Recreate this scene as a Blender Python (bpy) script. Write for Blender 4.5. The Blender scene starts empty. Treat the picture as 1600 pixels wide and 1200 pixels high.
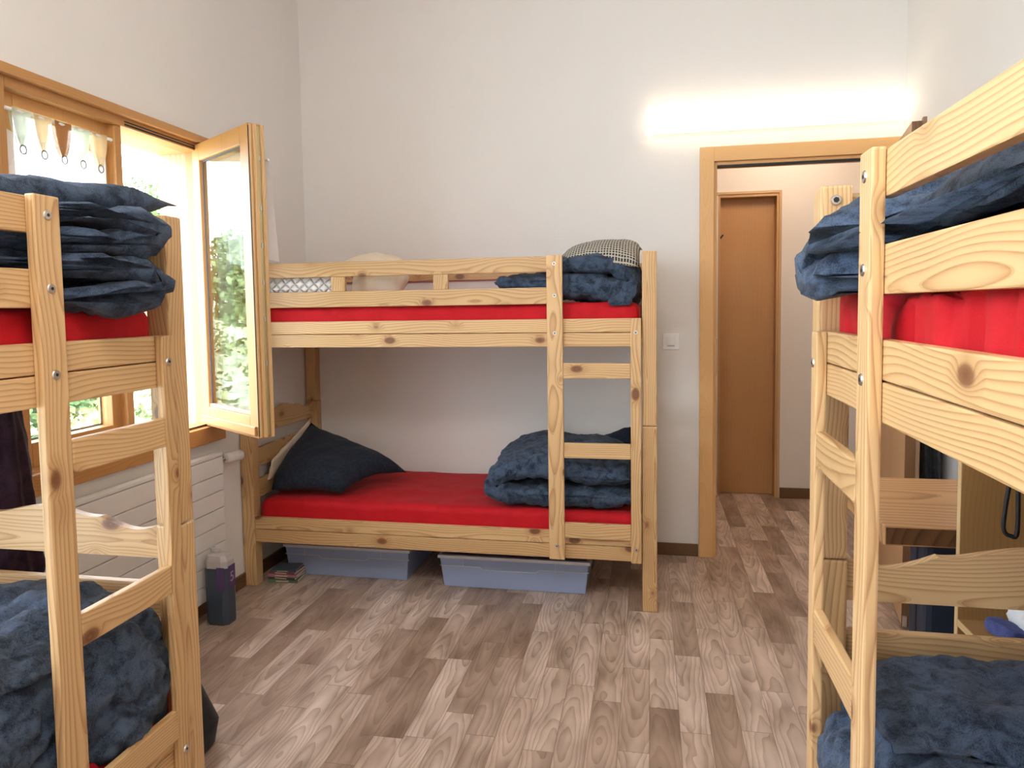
import bpy, bmesh, math, random
from math import sin, cos, pi, radians
from mathutils import Vector, Matrix, noise
random.seed(7)
C = bpy.context.scene.collection
SC = bpy.context.scene

# ------------------------------------------------------------------ helpers
def bx(bm, x0, x1, y0, y1, z0, z1):
    vs = [bm.verts.new((x, y, z)) for x in (x0, x1) for y in (y0, y1) for z in (z0, z1)]
    f = lambda *i: bm.faces.new([vs[k] for k in i])
    f(0, 1, 3, 2); f(4, 6, 7, 5); f(0, 4, 5, 1); f(2, 3, 7, 6); f(0, 2, 6, 4); f(1, 5, 7, 3)

def cyl(bm, a, b, r, n=16, r2=None, caps=True):
    a, b = Vector(a), Vector(b); d = (b - a).normalized(); r2 = r if r2 is None else r2
    t = d.orthogonal().normalized(); s = d.cross(t)
    A, B = [], []
    for i in range(n):
        w = 2*pi*i/n; o = t*cos(w) + s*sin(w)
        A.append(bm.verts.new(a + o*r)); B.append(bm.verts.new(b + o*r2))
    for i in range(n):
        j = (i+1) % n; bm.faces.new((A[i], A[j], B[j], B[i]))
    if caps:
        bm.faces.new(A[::-1]); bm.faces.new(B)

def tube(bm, pts, r, n=8, closed=False):
    pts = [Vector(p) for p in pts]; rings = []; m = len(pts); t = None
    for i, p in enumerate(pts):
        d = (pts[(i+1) % m] - pts[i-1]) if closed else (pts[min(i+1, m-1)] - pts[max(i-1, 0)])
        d.normalize()
        t = d.orthogonal().normalized() if t is None else (t - d*t.dot(d)).normalized()
        s = d.cross(t)
        rings.append([bm.verts.new(p + (t*cos(2*pi*k/n) + s*sin(2*pi*k/n))*r) for k in range(n)])
    for i in range(m if closed else m-1):
        A, B = rings[i], rings[(i+1) % m]
        for k in range(n):
            bm.faces.new((A[k], A[(k+1) % n], B[(k+1) % n], B[k]))
    if not closed:
        bm.faces.new(rings[0][::-1]); bm.faces.new(rings[-1])

def obj(name, bm, mat, parent=None, bevel=0, smooth=False, center=True):
    """link a bmesh as one mesh object; its origin goes to the middle of its bounds"""
    bmesh.ops.recalc_face_normals(bm, faces=bm.faces[:])
    if bevel:
        bmesh.ops.bevel(bm, geom=bm.edges[:], offset=bevel, segments=2, profile=.6, affect='EDGES', clamp_overlap=True)
    me = bpy.data.meshes.new(name)
    c = Vector((0, 0, 0))
    if center and len(bm.verts):
        lo = [min(v.co[i] for v in bm.verts) for i in range(3)]; hi = [max(v.co[i] for v in bm.verts) for i in range(3)]
        c = Vector([(a+b)/2 for a, b in zip(lo, hi)])
        bmesh.ops.translate(bm, verts=bm.verts[:], vec=-c)
    bm.to_mesh(me); bm.free()
    if smooth:
        for p in me.polygons: p.use_smooth = True
    o = bpy.data.objects.new(name, me); C.objects.link(o); o.location = c
    if mat: me.materials.append(mat)
    if parent: o.parent = parent
    return o

def box(name, ext, mat, parent=None, bevel=0):
    bm = bmesh.new(); bx(bm, *ext); return obj(name, bm, mat, parent, bevel)

def pobj(name, bm, mat, part, **k):
    """sub-part: mesh given in the coordinates of the part's own parent"""
    o = obj(name, bm, mat, part, **k); o.location -= part.location; return o

def tag(o, label, cat, group=None):
    o['label'] = label; o['category'] = cat
    if group: o['group'] = group
    return o

def thing(name, label, cat, loc=(0, 0, 0), rz=0, group=None):
    o = bpy.data.objects.new(name, None); C.objects.link(o); o.empty_display_size = .1
    o.location = loc; o.rotation_euler = (0, 0, rz); return tag(o, label, cat, group)

def struct(o):
    o['kind'] = 'structure'; return o

def rootstruct(name, loc=(0, 0, 0)):
    o = bpy.data.objects.new(name, None); C.objects.link(o); o.location = loc; o.empty_display_size = .1
    return struct(o)

# ------------------------------------------------------------------ materials
def mat(name, col=(.8, .8, .8), rough=.6, metal=0, spec=.5):
    m = bpy.data.materials.new(name); m.use_nodes = True
    b = m.node_tree.nodes['Principled BSDF']
    b.inputs['Base Color'].default_value = (*col, 1); b.inputs['Roughness'].default_value = rough
    b.inputs['Metallic'].default_value = metal; b.inputs['Specular IOR Level'].default_value = spec
    return m

class N:
    """small node-tree writer"""
    def __init__(s, m): s.t = m.node_tree; s.b = s.t.nodes.get('Principled BSDF')
    def n(s, typ, **kw):
        x = s.t.nodes.new(typ)
        for k, v in kw.items(): setattr(x, k, v)
        return x
    def l(s, a, b): s.t.links.new(a, b)
    def put(s, sock, v):
        if hasattr(v, 'is_linked') or isinstance(v, bpy.types.NodeSocket): s.l(v, sock)
        else: sock.default_value = v
    def m(s, op, a, b=0., c=None):
        x = s.n('ShaderNodeMath', operation=op); s.put(x.inputs[0], a); s.put(x.inputs[1], b)
        if c is not None: s.put(x.inputs[2], c)
        return x.outputs[0]
    def vm(s, op, a, b):
        x = s.n('ShaderNodeVectorMath', operation=op); s.put(x.inputs[0], a); s.put(x.inputs[1], b); return x.outputs[0]
    def mix(s, f, a, b, blend='MIX'):
        x = s.n('ShaderNodeMix', data_type='RGBA', blend_type=blend)
        s.put(x.inputs['Factor'], f); s.put(x.inputs['A'], a); s.put(x.inputs['B'], b); return x.outputs['Result']
    def noise(s, vec, scale=5, detail=2, rough=.5, dist=0):
        x = s.n('ShaderNodeTexNoise'); s.l(vec, x.inputs['Vector'])
        x.inputs['Scale'].default_value = scale; x.inputs['Detail'].default_value = detail
        x.inputs['Roughness'].default_value = rough; x.inputs['Distortion'].default_value = dist
        return x.outputs['Fac']
    def ramp(s, f, stops):
        x = s.n('ShaderNodeValToRGB'); s.l(f, x.inputs[0]); e = x.color_ramp.elements
        while len(e) < len(stops): e.new(.5)
        for k, (p, c) in zip(e, stops):
            k.position = p; k.color = (*c, 1) if len(c) == 3 else c
        return x.outputs[0]
    def bump(s, h, strength=.2, dist=.01):
        x = s.n('ShaderNodeBump'); x.inputs['Strength'].default_value = strength; x.inputs['Distance'].default_value = dist
        s.l(h, x.inputs['Height']); s.l(x.outputs[0], s.b.inputs['Normal'])

def wood(name, axis, light, dark, knotcol=(.12, .045, .018), knots=True, ring=.0085, rough=.42, streak=.85):
    """solid timber: growth rings about an axis lying along the board, knots that bend them, fine fibre"""
    m = mat(name, light, rough); w = N(m)
    tc = w.n('ShaderNodeTexCoord'); oi = w.n('ShaderNodeObjectInfo')
    sep = w.n('ShaderNodeSeparateXYZ'); w.l(tc.outputs['Object'], sep.inputs[0])
    o = {'x': (0, 1, 2), 'y': (1, 0, 2), 'z': (2, 0, 1)}[axis]
    X, Y, Z = [sep.outputs[i] for i in o]
    rnd = oi.outputs['Random']
    X = w.m('ADD', X, w.m('MULTIPLY', rnd, 91.7))
    cmb = lambda a, b, c: (lambda q: (w.put(q.inputs[0], a), w.put(q.inputs[1], b), w.put(q.inputs[2], c), q.outputs[0])[3])(w.n('ShaderNodeCombineXYZ'))
    v = cmb(X, Y, Z)
    # knots
    kv = cmb(w.m('MULTIPLY', X, 6.5), w.m('MULTIPLY', Y, 11.), w.m('MULTIPLY', Z, 11.))
    vo = w.n('ShaderNodeTexVoronoi'); vo.inputs['Scale'].default_value = 1; w.l(kv, vo.inputs['Vector'])
    d = vo.outputs['Distance']
    keep = w.n('ShaderNodeSeparateColor'); w.l(vo.outputs['Color'], keep.inputs[0])
    kp = w.m('GREATER_THAN', keep.outputs[0], .25 if knots else 2.)
    kr = w.m('MULTIPLY', w.m('ADD', .09, w.m('MULTIPLY', keep.outputs[1], .11)), kp)      # radius of this knot
    bend = w.m('MULTIPLY', w.m('POWER', w.m('MAXIMUM', 0., w.m('SUBTRACT', 1., w.m('DIVIDE', d, .36))), 2.), kp)
    # rings
    low = w.noise(cmb(w.m('MULTIPLY', X, 1.9), w.m('MULTIPLY', Y, 6.), w.m('MULTIPLY', Z, 6.)), 1, 1)
    cy = w.m('ADD', Y, w.m('SUBTRACT', w.m('MULTIPLY', w.m('FRACT', w.m('MULTIPLY', rnd, 7.31)), .10), .05))
    cz = w.m('ADD', Z, w.m('ADD', .02, w.m('MULTIPLY', w.m('FRACT', w.m('MULTIPLY', rnd, 13.7)), .07)))
    r = w.m('SQRT', w.m('ADD', w.m('MULTIPLY', cy, cy), w.m('MULTIPLY', cz, cz)))
    r = w.m('ADD', r, w.m('MULTIPLY', low, .085))
    r = w.m('ADD', r, w.m('MULTIPLY', bend, .045))
    ph = w.m('FRACT', w.m('DIVIDE', r, ring))
    band = w.m('POWER', ph, 3.)
    edge = w.m('SUBTRACT', 1., w.m('MULTIPLY', w.m('GREATER_THAN', ph, .93), .6))
    fib = w.noise(cmb(w.m('MULTIPLY', X, 5.), w.m('MULTIPLY', Y, 260.), w.m('MULTIPLY', Z, 260.)), 1, 2)
    band = w.m('MULTIPLY', w.m('MULTIPLY', band, edge), w.m('MULTIPLY', streak, w.m('ADD', .65, fib)))
    col = w.mix(band, (*light, 1), (*dark, 1))
    tone = w.noise(cmb(w.m('MULTIPLY', X, .9), w.m('MULTIPLY', Y, 3.), w.m('MULTIPLY', Z, 3.)), 1.3, 1)
    tint = w.ramp(w.m('ADD', w.m('MULTIPLY', tone, .6), w.m('MULTIPLY', w.m('FRACT', w.m('MULTIPLY', rnd, 3.7)), .4)), [(.2, (.86, .80, .72)), (.8, (1.08, 1.06, 1.04))])
    col = w.mix(1., col, tint, 'MULTIPLY')
    kd = w.m('DIVIDE', d, w.m('MAXIMUM', kr, .001))
    kmask = w.n('ShaderNodeMapRange'); w.l(kd, kmask.inputs[0]); kmask.inputs[1].default_value = .75; kmask.inputs[2].default_value = 1.1
    kmask.inputs[3].default_value = .92; kmask.inputs[4].default_value = 0
    halo = w.n('ShaderNodeMapRange'); w.l(kd, halo.inputs[0]); halo.inputs[1].default_value = 1.; halo.inputs[2].default_value = 2.2
    halo.inputs[3].default_value = .45; halo.inputs[4].default_value = 0
    col = w.mix(w.m('MULTIPLY', halo.outputs[0], kp), col, (*dark, 1))
    kin = w.mix(w.m('MULTIPLY', w.m('FRACT', w.m('MULTIPLY', kd, 2.5)), .6), (*knotcol, 1), (knotcol[0]*2.4, knotcol[1]*2.4, knotcol[2]*2.4, 1))
    col = w.mix(w.m('MULTIPLY', kmask.outputs[0], kp), col, kin)
    w.l(col, w.b.inputs['Base Color']); w.bump(fib, .08, .002)
    return m

PINE_L, PINE_D = (.66, .455, .235), (.36, .175, .062)
PX, PY, PZ = [wood('pine_'+a, a, PINE_L, PINE_D) for a in 'xyz']
LARCH_L, LARCH_D = (.54, .285, .10), (.36, .16, .05)
LX, LY, LZ = [wood('larch_'+a, a, LARCH_L, LARCH_D, knots=False, ring=.006, streak=.45) for a in 'xyz']
DX, DY, DZ = [wood('spruce_door_'+a, a, (.72, .44, .19), (.56, .31, .115), knots=False, ring=.004, streak=.35) for a in 'xyz']
VENEER = wood('beech_veneer', 'z', (.52, .29, .125), (.45, .235, .09), knots=False, ring=.02, streak=.4)
CABZ = wood('cabinet_veneer', 'z', (.36, .21, .08), (.27, .145, .05), knots=False, ring=.012, streak=.5)
DARKW = wood('dark_oak_base', 'x', (.16, .085, .04), (.09, .045, .02), knots=False)
DARKY = wood('dark_oak_base_y', 'y', (.16, .085, .04), (.09, .045, .02), knots=False)
LEAFD = wood('dark_door_edge', 'z', (.17, .085, .035), (.11, .05, .02), knots=False)
TABX = wood('table_slats', 'x', (.55, .32, .15), (.26, .12, .05), knots=False, ring=.03, streak=1.)

def wallmat(name, col):
    m = mat(name, col, .85); w = N(m); tc = w.n('ShaderNodeTexCoord')
    n1 = w.noise(tc.outputs['Object'], 2.2, 3)
    w.l(w.mix(n1, (*col, 1), (col[0]*.955, col[1]*.955, col[2]*.955, 1)), w.b.inputs['Base Color'])
    w.bump(w.noise(tc.outputs['Object'], 130, 4, .6), .18, .004); return m
WALL = wallmat('painted_plaster', (.80, .785, .765))
HALLW = wallmat('hall_plaster', (.74, .68, .63))
WHITE = mat('white_enamel', (.80, .79, .77), .35)
PLASTIC = mat('white_plastic', (.85, .85, .86), .3)
STEEL = mat('steel', (.62, .60, .57), .3, 1)
BLACK = mat('black_rubber', (.012, .012, .013), .55)
DARKHOLE = mat('bolt_socket', (.02, .018, .015), .6)

def floormat():
    m = mat('laminate_floor', (.4, .25, .15), .33); w = N(m); tc = w.n('ShaderNodeTexCoord')
    sp = w.n('ShaderNodeSeparateXYZ'); w.l(tc.outputs['Object'], sp.inputs[0]); X, Y = sp.outputs[0], sp.outputs[1]
    W = .098
    ix = w.m('FLOOR', w.m('DIVIDE', X, W))
    h = lambda v: (lambda q: (w.l(v, q.inputs[1] if False else q.inputs['W']), q.outputs['Value'])[1])(w.n('ShaderNodeTexWhiteNoise', noise_dimensions='1D'))
    off = w.m('MULTIPLY', h(ix), 3.)
    L = .52
    yy = w.m('DIVIDE', w.m('ADD', Y, off), L); iy = w.m('FLOOR', yy)
    idn = w.m('ADD', w.m('MULTIPLY', ix, 17.13), w.m('MULTIPLY', iy, 5.71)); r1 = h(idn); r2 = h(w.m('ADD', idn, .37))
    cmb = lambda a, b, c: (lambda q: (w.put(q.inputs[0], a), w.put(q.inputs[1], b), w.put(q.inputs[2], c), q.outputs[0])[3])(w.n('ShaderNodeCombineXYZ'))
    fx = w.m('SUBTRACT', w.m('DIVIDE', X, W), ix)
    # cathedral grain: rings of a tilted log, one log per strip
    a = w.m('ADD', w.m('MULTIPLY', w.m('SUBTRACT', fx, w.m('ADD', .2, w.m('MULTIPLY', r2, .6))), W), 0.)
    ly = w.m('ADD', Y, w.m('MULTIPLY', r1, 31.))
    nz = w.noise(cmb(w.m('MULTIPLY', X, 9.), w.m('MULTIPLY', ly, 3.2), w.m('MULTIPLY', r1, 20.)), 1, 2)
    dep = w.m('ADD', .012, w.m('MULTIPLY', w.m('ABSOLUTE', w.m('SINE', w.m('ADD', w.m('MULTIPLY', ly, 2.6), w.m('MULTIPLY', r2, 6.)))), .05))
    rr = w.m('SQRT', w.m('ADD', w.m('MULTIPLY', a, a), w.m('MULTIPLY', dep, dep)))
    rr = w.m('ADD', rr, w.m('MULTIPLY', nz, .05))
    ph = w.m('FRACT', w.m('DIVIDE', rr, .012))
    ring = w.m('POWER', ph, 2.2)
    fib = w.noise(cmb(w.m('MULTIPLY', X, 240.), w.m('MULTIPLY', ly, 7.), r1), 1, 2)
    blot = w.noise(cmb(w.m('MULTIPLY', X, 14.), w.m('MULTIPLY', ly, 4.), w.m('MULTIPLY', r2, 9.)), 1, 2)
    base = w.ramp(r1, [(0, (.29, .20, .15)), (.35, (.46, .345, .275)), (.7, (.53, .41, .335)), (1, (.59, .47, .395))])
    col = w.mix(w.m('MULTIPLY', ring, w.m('MULTIPLY', .7, w.m('ADD', .25, fib))), base, (.20, .115, .075, 1))
    col = w.mix(1., col, w.ramp(blot, [(.28, (.66, .62, .58)), (.5, (1., 1., 1.)), (.72, (1.28, 1.3, 1.33))]), 'MULTIPLY')
    gx = w.m('LESS_THAN', w.m('MINIMUM', fx, w.m('SUBTRACT', 1., fx)), .012)
    fy = w.m('SUBTRACT', yy, iy); gy = w.m('LESS_THAN', w.m('MINIMUM', fy, w.m('SUBTRACT', 1., fy)), .0025)
    gap = w.m('MAXIMUM', gx, gy)
    col = w.mix(w.m('MULTIPLY', gap, .55), col, (.10, .055, .035, 1))
    w.l(col, w.b.inputs['Base Color'])
    w.l(w.m('ADD', .27, w.m('MULTIPLY', fib, .16)), w.b.inputs['Roughness'])
    w.bump(w.m('SUBTRACT', fib, w.m('MULTIPLY', gap, 2.)), .06, .002)
    return m
FLOOR = floormat()

def fabric(name, c1, c2, scale=26, weave=420, rough=.9, fine=.35, bump=.35, mottled=True):
    m = mat(name, c1, rough, spec=.2); w = N(m); tc = w.n('ShaderNodeTexCoord'); v = tc.outputs['Object']
    big = w.noise(v, scale, 4, .65, .6); small = w.noise(v, weave, 2, .6)
    f = w.m('ADD', w.m('MULTIPLY', big, 1-fine), w.m('MULTIPLY', small, fine))
    w.l(w.ramp(f, [(.40, c1), (.58, c2)]) if mottled else w.mix(small, (*c1, 1), (*c2, 1)), w.b.inputs['Base Color'])
    w.b.inputs['Sheen Weight'].default_value = .07; w.b.inputs['Sheen Roughness'].default_value = .5
    w.bump(w.m('ADD', w.m('MULTIPLY', big, .7), w.m('MULTIPLY', small, .5)), bump, .006)
    return m
DENIM = fabric('slate_linen', (.014, .022, .039), (.066, .097, .155))
NAVY = fabric('navy_cotton', (.010, .015, .026), (.022, .031, .050), 60, 500)
RED = fabric('red_jersey_sheet', (.44, .005, .010), (.53, .008, .016), 12, 600, .7, .5, .06)
RED.node_tree.nodes['Principled BSDF'].inputs['Sheen Weight'].default_value = .04
CREAM = fabric('cream_cotton', (.74, .62, .48), (.80, .69, .56), 12, 500, .85, .5, .1)
PLUM = fabric('plum_wool', (.016, .007, .014), (.035, .016, .028), 30, 400)
BLACKF = fabric('black_nylon', (.010, .011, .013), (.022, .023, .027), 40, 500, .6)
TOWELW = fabric('white_towel', (.72, .74, .76), (.82, .83, .85), 30, 400, .9, .5, .3)
TOWELB = fabric('blue_terry', (.05, .065, .20), (.09, .11, .29), 30, 300, .9, .5, .3)
NAVYB = mat('navy_case', (.016, .024, .045), .5)

def quilt():
    m = mat('quilted_cotton', (.80, .80, .82), .85); w = N(m); tc = w.n('ShaderNodeTexCoord')
    sp = w.n('ShaderNodeSeparateXYZ'); w.l(tc.outputs['Object'], sp.inputs[0])
    s = w.m('ADD', sp.outputs[0], sp.outputs[2]); d = w.m('SUBTRACT', sp.outputs[0], sp.outputs[2])
    g = lambda t: w.m('ABSOLUTE', w.m('SUBTRACT', w.m('FRACT', w.m('DIVIDE', t, .05)), .5))
    hgt = w.m('SUBTRACT', 1., w.m('POWER', w.m('MULTIPLY', 2., w.m('MAXIMUM', g(s), g(d))), 4.))
    w.l(w.mix(hgt, (.62, .62, .66, 1), (.80, .80, .82, 1)), w.b.inputs['Base Color']); w.bump(hgt, .9, .012); return m
QUILT = quilt()

def waffle():
    m = mat('waffle_weave', (.2, .2, .2), .9); w = N(m); tc = w.n('ShaderNodeTexCoord')
    sp = w.n('ShaderNodeSeparateXYZ'); w.l(tc.outputs['UV'], sp.inputs[0])
    nv = w.noise(tc.outputs['Object'], 35, 2)
    g = lambda t, k: w.m('ABSOLUTE', w.m('SUBTRACT', w.m('FRACT', w.m('ADD', w.m('MULTIPLY', t, k), w.m('MULTIPLY', nv, .35))), .5))
    q = w.m('MINIMUM', g(sp.outputs[0], 30.), g(sp.outputs[1], 26.))
    f = w.m('GREATER_THAN', q, .16)
    w.l(w.mix(f, (.50, .46, .38, 1), (.030, .034, .040, 1)), w.b.inputs['Base Color']); w.bump(w.m('MULTIPLY', f, -1.), .5, .004); return m
WAFFLE = waffle()

def glassmat():
    m = bpy.data.materials.new('window_glass'); m.use_nodes = True; w = N(m); t = m.node_tree
    t.nodes.remove(w.b); out = t.nodes['Material Output']
    fr = w.n('ShaderNodeFresnel'); geo = w.n('ShaderNodeNewGeometry'); w.l(w.m('SUBTRACT', 1.52, w.m('MULTIPLY', geo.outputs['Backfacing'], 1.52-1/1.52)), fr.inputs[0])
    tr = w.n('ShaderNodeBsdfTransparent'); tr.inputs[0].default_value = (.96, .98, .97, 1)
    gl = w.n('ShaderNodeBsdfGlossy'); gl.inputs['Roughness'].default_value = 0; gl.inputs[0].default_value = (.95, .97, .97, 1)
    mx = w.n('ShaderNodeMixShader'); w.l(fr.outputs[0], mx.inputs[0]); w.l(tr.outputs[0], mx.inputs[1]); w.l(gl.outputs[0], mx.inputs[2])
    w.l(mx.outputs[0], out.inputs[0]); return m
GLASS = glassmat()

def sheer(name, col, alpha):
    m = bpy.data.materials.new(name); m.use_nodes = True; w = N(m); t = m.node_tree; t.nodes.remove(w.b); out = t.nodes['Material Output']
    tr = w.n('ShaderNodeBsdfTransparent'); tl = w.n('ShaderNodeBsdfTranslucent'); df = w.n('ShaderNodeBsdfDiffuse')
    tl.inputs[0].default_value = (*col, 1); df.inputs[0].default_value = (*col, 1)
    a = w.n('ShaderNodeMixShader'); a.inputs[0].default_value = .5; w.l(tl.outputs[0], a.inputs[1]); w.l(df.outputs[0], a.inputs[2])
    b = w.n('ShaderNodeMixShader'); b.inputs[0].default_value = alpha; w.l(tr.outputs[0], b.inputs[1]); w.l(a.outputs[0], b.inputs[2])
    w.l(b.outputs[0], out.inputs[0]); return m
SHEER = sheer('sheer_curtain', (.86, .88, .92), .62)
TABG = sheer('tab_green', (.72, .78, .66), .85)
TABT = sheer('tab_tan', (.78, .62, .40), .9)
TABB = sheer('tab_brown', (.42, .21, .08), .95)

def emit(name, col, s):
    m = bpy.data.materials.new(name); m.use_nodes = True; b = m.node_tree.nodes['Principled BSDF']
    b.inputs['Base Color'].default_value = (.9, .9, .9, 1)
    b.inputs['Emission Color'].default_value = (*col, 1); b.inputs['Emission Strength'].default_value = s; return m

def tub():
    m = mat('translucent_tub', (.42, .52, .78), .35); b = m.node_tree.nodes['Principled BSDF']
    b.inputs['Transmission Weight'].default_value = .25; b.inputs['IOR'].default_value = 1.2; return m
TUB = tub(); TUBRIM = mat('tub_rim', (.66, .69, .76), .3)

# ------------------------------------------------------------------ room
WL, WR, YB, H = -2.02, 1.268, 3.978, 3.25
YF = -1.6                                     # wall behind the camera
WT = .20                                      # outer wall thickness
WIN = (1.93, 3.02, .835, 2.155)               # window opening in the left wall y0 y1 z0 z1
WIN2 = (-1.5, 1.28, .35, 3.05)               # added opening in the left wall, unseen, sized to let in more daylight
struct(box('floor', (WL-.0, 2.6, YF, 5.6, -.1, 0), FLOOR))
bm = bmesh.new()
ys = [YF-.1, WIN2[0], WIN2[1], WIN[0], WIN[1], YB+.12]
for i in range(5):
    if i in (1, 3):
        z0, z1 = (WIN2, WIN)[i == 3][2:]
        bx(bm, WL-WT, WL, ys[i], ys[i+1], -.1, z0); bx(bm, WL-WT, WL, ys[i], ys[i+1], z1, H+.1)
    else: bx(bm, WL-WT, WL, ys[i], ys[i+1], -.1, H+.1)
struct(obj('wall_left', bm, WALL))
DO = (.335, 1.205, 2.14)                      # door opening x0 x1 height
bm = bmesh.new()
bx(bm, WL-WT, DO[0], YB, YB+.12, -.1, H+.1); bx(bm, DO[1], 2.7, YB, YB+.12, -.1, H+.1); bx(bm, DO[0], DO[1], YB, YB+.12, DO[2], H+.1)
struct(obj('wall_back', bm, WALL))
struct(box('wall_right', (WR, WR+.12, YF, YB, -.1, H+.1), WALL))
struct(box('wall_front', (WL-WT, WR+.12, YF-.12, YF, -.1, H+.1), WALL))
struct(box('ceiling', (WL-WT, WR+.12, YF-.12, YB+.12, H, H+.1), WALL))
# hall beyond the door
HY = 5.28
bm = bmesh.new()
bx(bm, -1.2, .475, HY, HY+.12, 0, 2.7); bx(bm, .885, 2.6, HY, HY+.12, 0, 2.7); bx(bm, .475, .885, HY, HY+.12, 2.155, 2.7)
struct(obj('wall_hall', bm, HALLW))
struct(box('wall_hall_left', (-1.3, -1.2, YB+.12, HY+.12, 0, 2.7), HALLW))
struct(box('wall_hall_right', (2.6, 2.7, YB+.12, HY+.12, 0, 2.7), HALLW))
struct(box('ceiling_hall', (-1.3, 2.7, YB+.12, HY+.12, 2.7, 2.8), HALLW))
struct(box('baseboard_back', (.035, .258, YB-.012, YB, 0, .068), DARKW, bevel=.002))
bm = bmesh.new(); bx(bm, WL, DO[0]-.3, YB-.012, YB, 0, .068)
struct(box('baseboard_left', (WL, WL+.012, YF, YB, 0, .068), DARKY, bevel=.002))
bm.free()
struct(box('baseboard_hall', (.905, 2.6, HY-.013, HY, 0, .075), DARKW, bevel=.002))

# door to the hall: lining and casing, leaf standing open towards the camera
d1 = rootstruct('door_1', (.77, YB, 0))
def P1(name, e, m, bevel=.003):
    o = box(name, (e[0]-.77, e[1]-.77, e[2]-YB, e[3]-YB, e[4], e[5]), m, d1, bevel); return o
P1('door_casing', (.262, .335, YB-.022, YB, 0, 2.217), DZ); P1('door_casing', (1.205, 1.266, YB-.022, YB, 0, 2.14), DZ)
P1('door_casing', (.335, 1.266, YB-.022, YB, 2.14, 2.217), DX)
P1('door_lining', (.335, .352, YB, YB+.12, 0, 2.14), DZ); P1('door_lining', (1.188, 1.205, YB, YB+.12, 0, 2.14), DZ)
P1('door_lining', (.352, 1.188, YB, YB+.12, 2.123, 2.14), DX)
P1('door_seal', (.347, .353, YB+.02, YB+.03, 0, 2.12), BLACK, 0); P1('door_seal', (.352, 1.188, YB+.005, YB+.03, 2.112, 2.124), BLACK, 0)
P1('strike_plate', (.3515, .354, YB+.012, YB+.03, 1.0, 1.2), mat('strike', (.05, .045, .04), .4, 1), 0)
hx, hy = 1.196, YB-.03
fx, fy = 1.064, 3.20
ang = math.atan2(fy-hy, fx-hx); ln = math.hypot(fx-hx, fy-hy)
leafroot = box('door_leaf', (0, ln, -.019, .019, .012, 2.115), wood('leaf_veneer', 'z', (.62, .39, .20), (.52, .30, .14), knots=False, ring=.03, streak=.4), d1, .001)
M0 = Matrix.Translation((hx-.77, hy-YB, 0)) @ Matrix.Rotation(ang, 4, 'Z')
leafroot.matrix_local = M0 @ Matrix.Translation(leafroot.location)
def leafpart(name, e, m, bevel=.001):
    bm = bmesh.new(); bx(bm, *e); o = obj(name, bm, m, leafroot, bevel); o.location -= Vector((ln/2, 0, (.012+2.115)/2)); return o
leafpart('leaf_edge', (ln, ln+.004, -.019, .019, .012, 2.115), LEAFD)
leafpart('leaf_rebate', (ln-.02, ln+.012, .019, .034, .012, 2.128), wood('leaf_lip', 'z', (.26, .16, .10), (.17, .10, .06), knots=False))
leafpart('drop_seal', (ln+.004, ln+.010, -.016, .002, .012, .06), STEEL)
# hall door
d2 = rootstruct('door_2', (.68, HY, 0))
box('door_leaf', (-.1898, .1898, .085, .12, .003, 2.1348), VENEER, d2, .001)
struct(box('hall_door_backing', (.3, 1.06, HY+.125, HY+.2, 0, 2.4), HALLW))  # added plate behind the hall door, keeps sky from showing through its gaps
bm = bmesh.new(); bx(bm, -.205, -.190, 0, .12, 0, 2.155); bx(bm, .190, .205, 0, .12, 0, 2.155); bx(bm, -.19, .19, 0, .12, 2.135, 2.155)
obj('door_lining', bm, wood('lining_beech', 'z', (.60, .37, .18), (.5, .28, .12), knots=False), d2)
bm = bmesh.new(); bx(bm, .205, .222, -.008, 0, 0, 2.172); bx(bm, -.222, .205, -.008, 0, 2.155, 2.172)
obj('door_casing', bm, wood('casing_beech', 'z', (.62, .42, .25), (.5, .3, .14), knots=False), d2)
bm = bmesh.new(); cyl(bm, (-.182, .085, 1.86), (-.182, .05, 1.86), .007, 10); cyl(bm, (-.182, .055, 1.86), (-.165, .05, 1.88), .005, 8)
obj('coat_hook', bm, BLACK, d2)

# window in the left wall: casing, frame, fixed-shut left sash, right sash swung into the room
w1 = rootstruct('window_1', (WL, 2.475, .835))
def W1(name, e, m, bevel=.003):
    return box(name, (e[0]-WL, e[1]-WL, e[2]-2.475, e[3]-2.475, e[4]-.835, e[5]-.835), m, w1, bevel)
W1('window_casing', (WL, WL+.03, 1.83, 3.065, 2.147, 2.18), LY)
W1('window_sill', (WL, WL+.035, 1.83, 3.045, .782, .858), LY, .006)
W1('window_casing', (WL, WL+.025, 1.84, 1.925, .858, 2.147), LZ)
def frame_set(y0, y1, z0, z1):
    fr = .045
    W1('window_frame', (WL-.075, WL+.004, y0, y0+fr, z0, z1), LZ); W1('window_frame', (WL-.075, WL+.004, y1-fr, y1, z0, z1), LZ)
    W1('window_frame', (WL-.075, WL+.004, y0+fr, y1-fr, z1-fr, z1), LY); W1('window_frame', (WL-.075, WL+.004, y0+fr, y1-fr, z0, z0+.03), LY)
frame_set(1.925, 3.022, .835, 2.157)
W1('window_mullion', (WL-.075, WL-.005, 2.455, 2.49, .865, 2.112), LZ)
RL = mat('reveal_larch', (.62, .36, .17), .5)
RV = wood('reveal_planks', 'z', (.60, .37, .20), (.45, .23, .10), knots=False, ring=.02)
RVY = wood('reveal_planks_y', 'y', (.62, .37, .18), (.45, .23, .10), knots=False, ring=.02)
W1('reveal_lining', (WL-WT-.03, WL-.075, 3.0, 3.03, .85, 2.12), RV); W1('reveal_lining', (WL-WT-.03, WL-.075, 1.915, 1.94, .85, 2.12), RV)
W1('reveal_lining', (WL-WT-.03, WL-.075, 1.94, 3.0, 2.115, 2.14), RVY); W1('reveal_lining', (WL-WT-.06, WL-.075, 1.93, 3.01, .825, .85), RVY)
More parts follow.
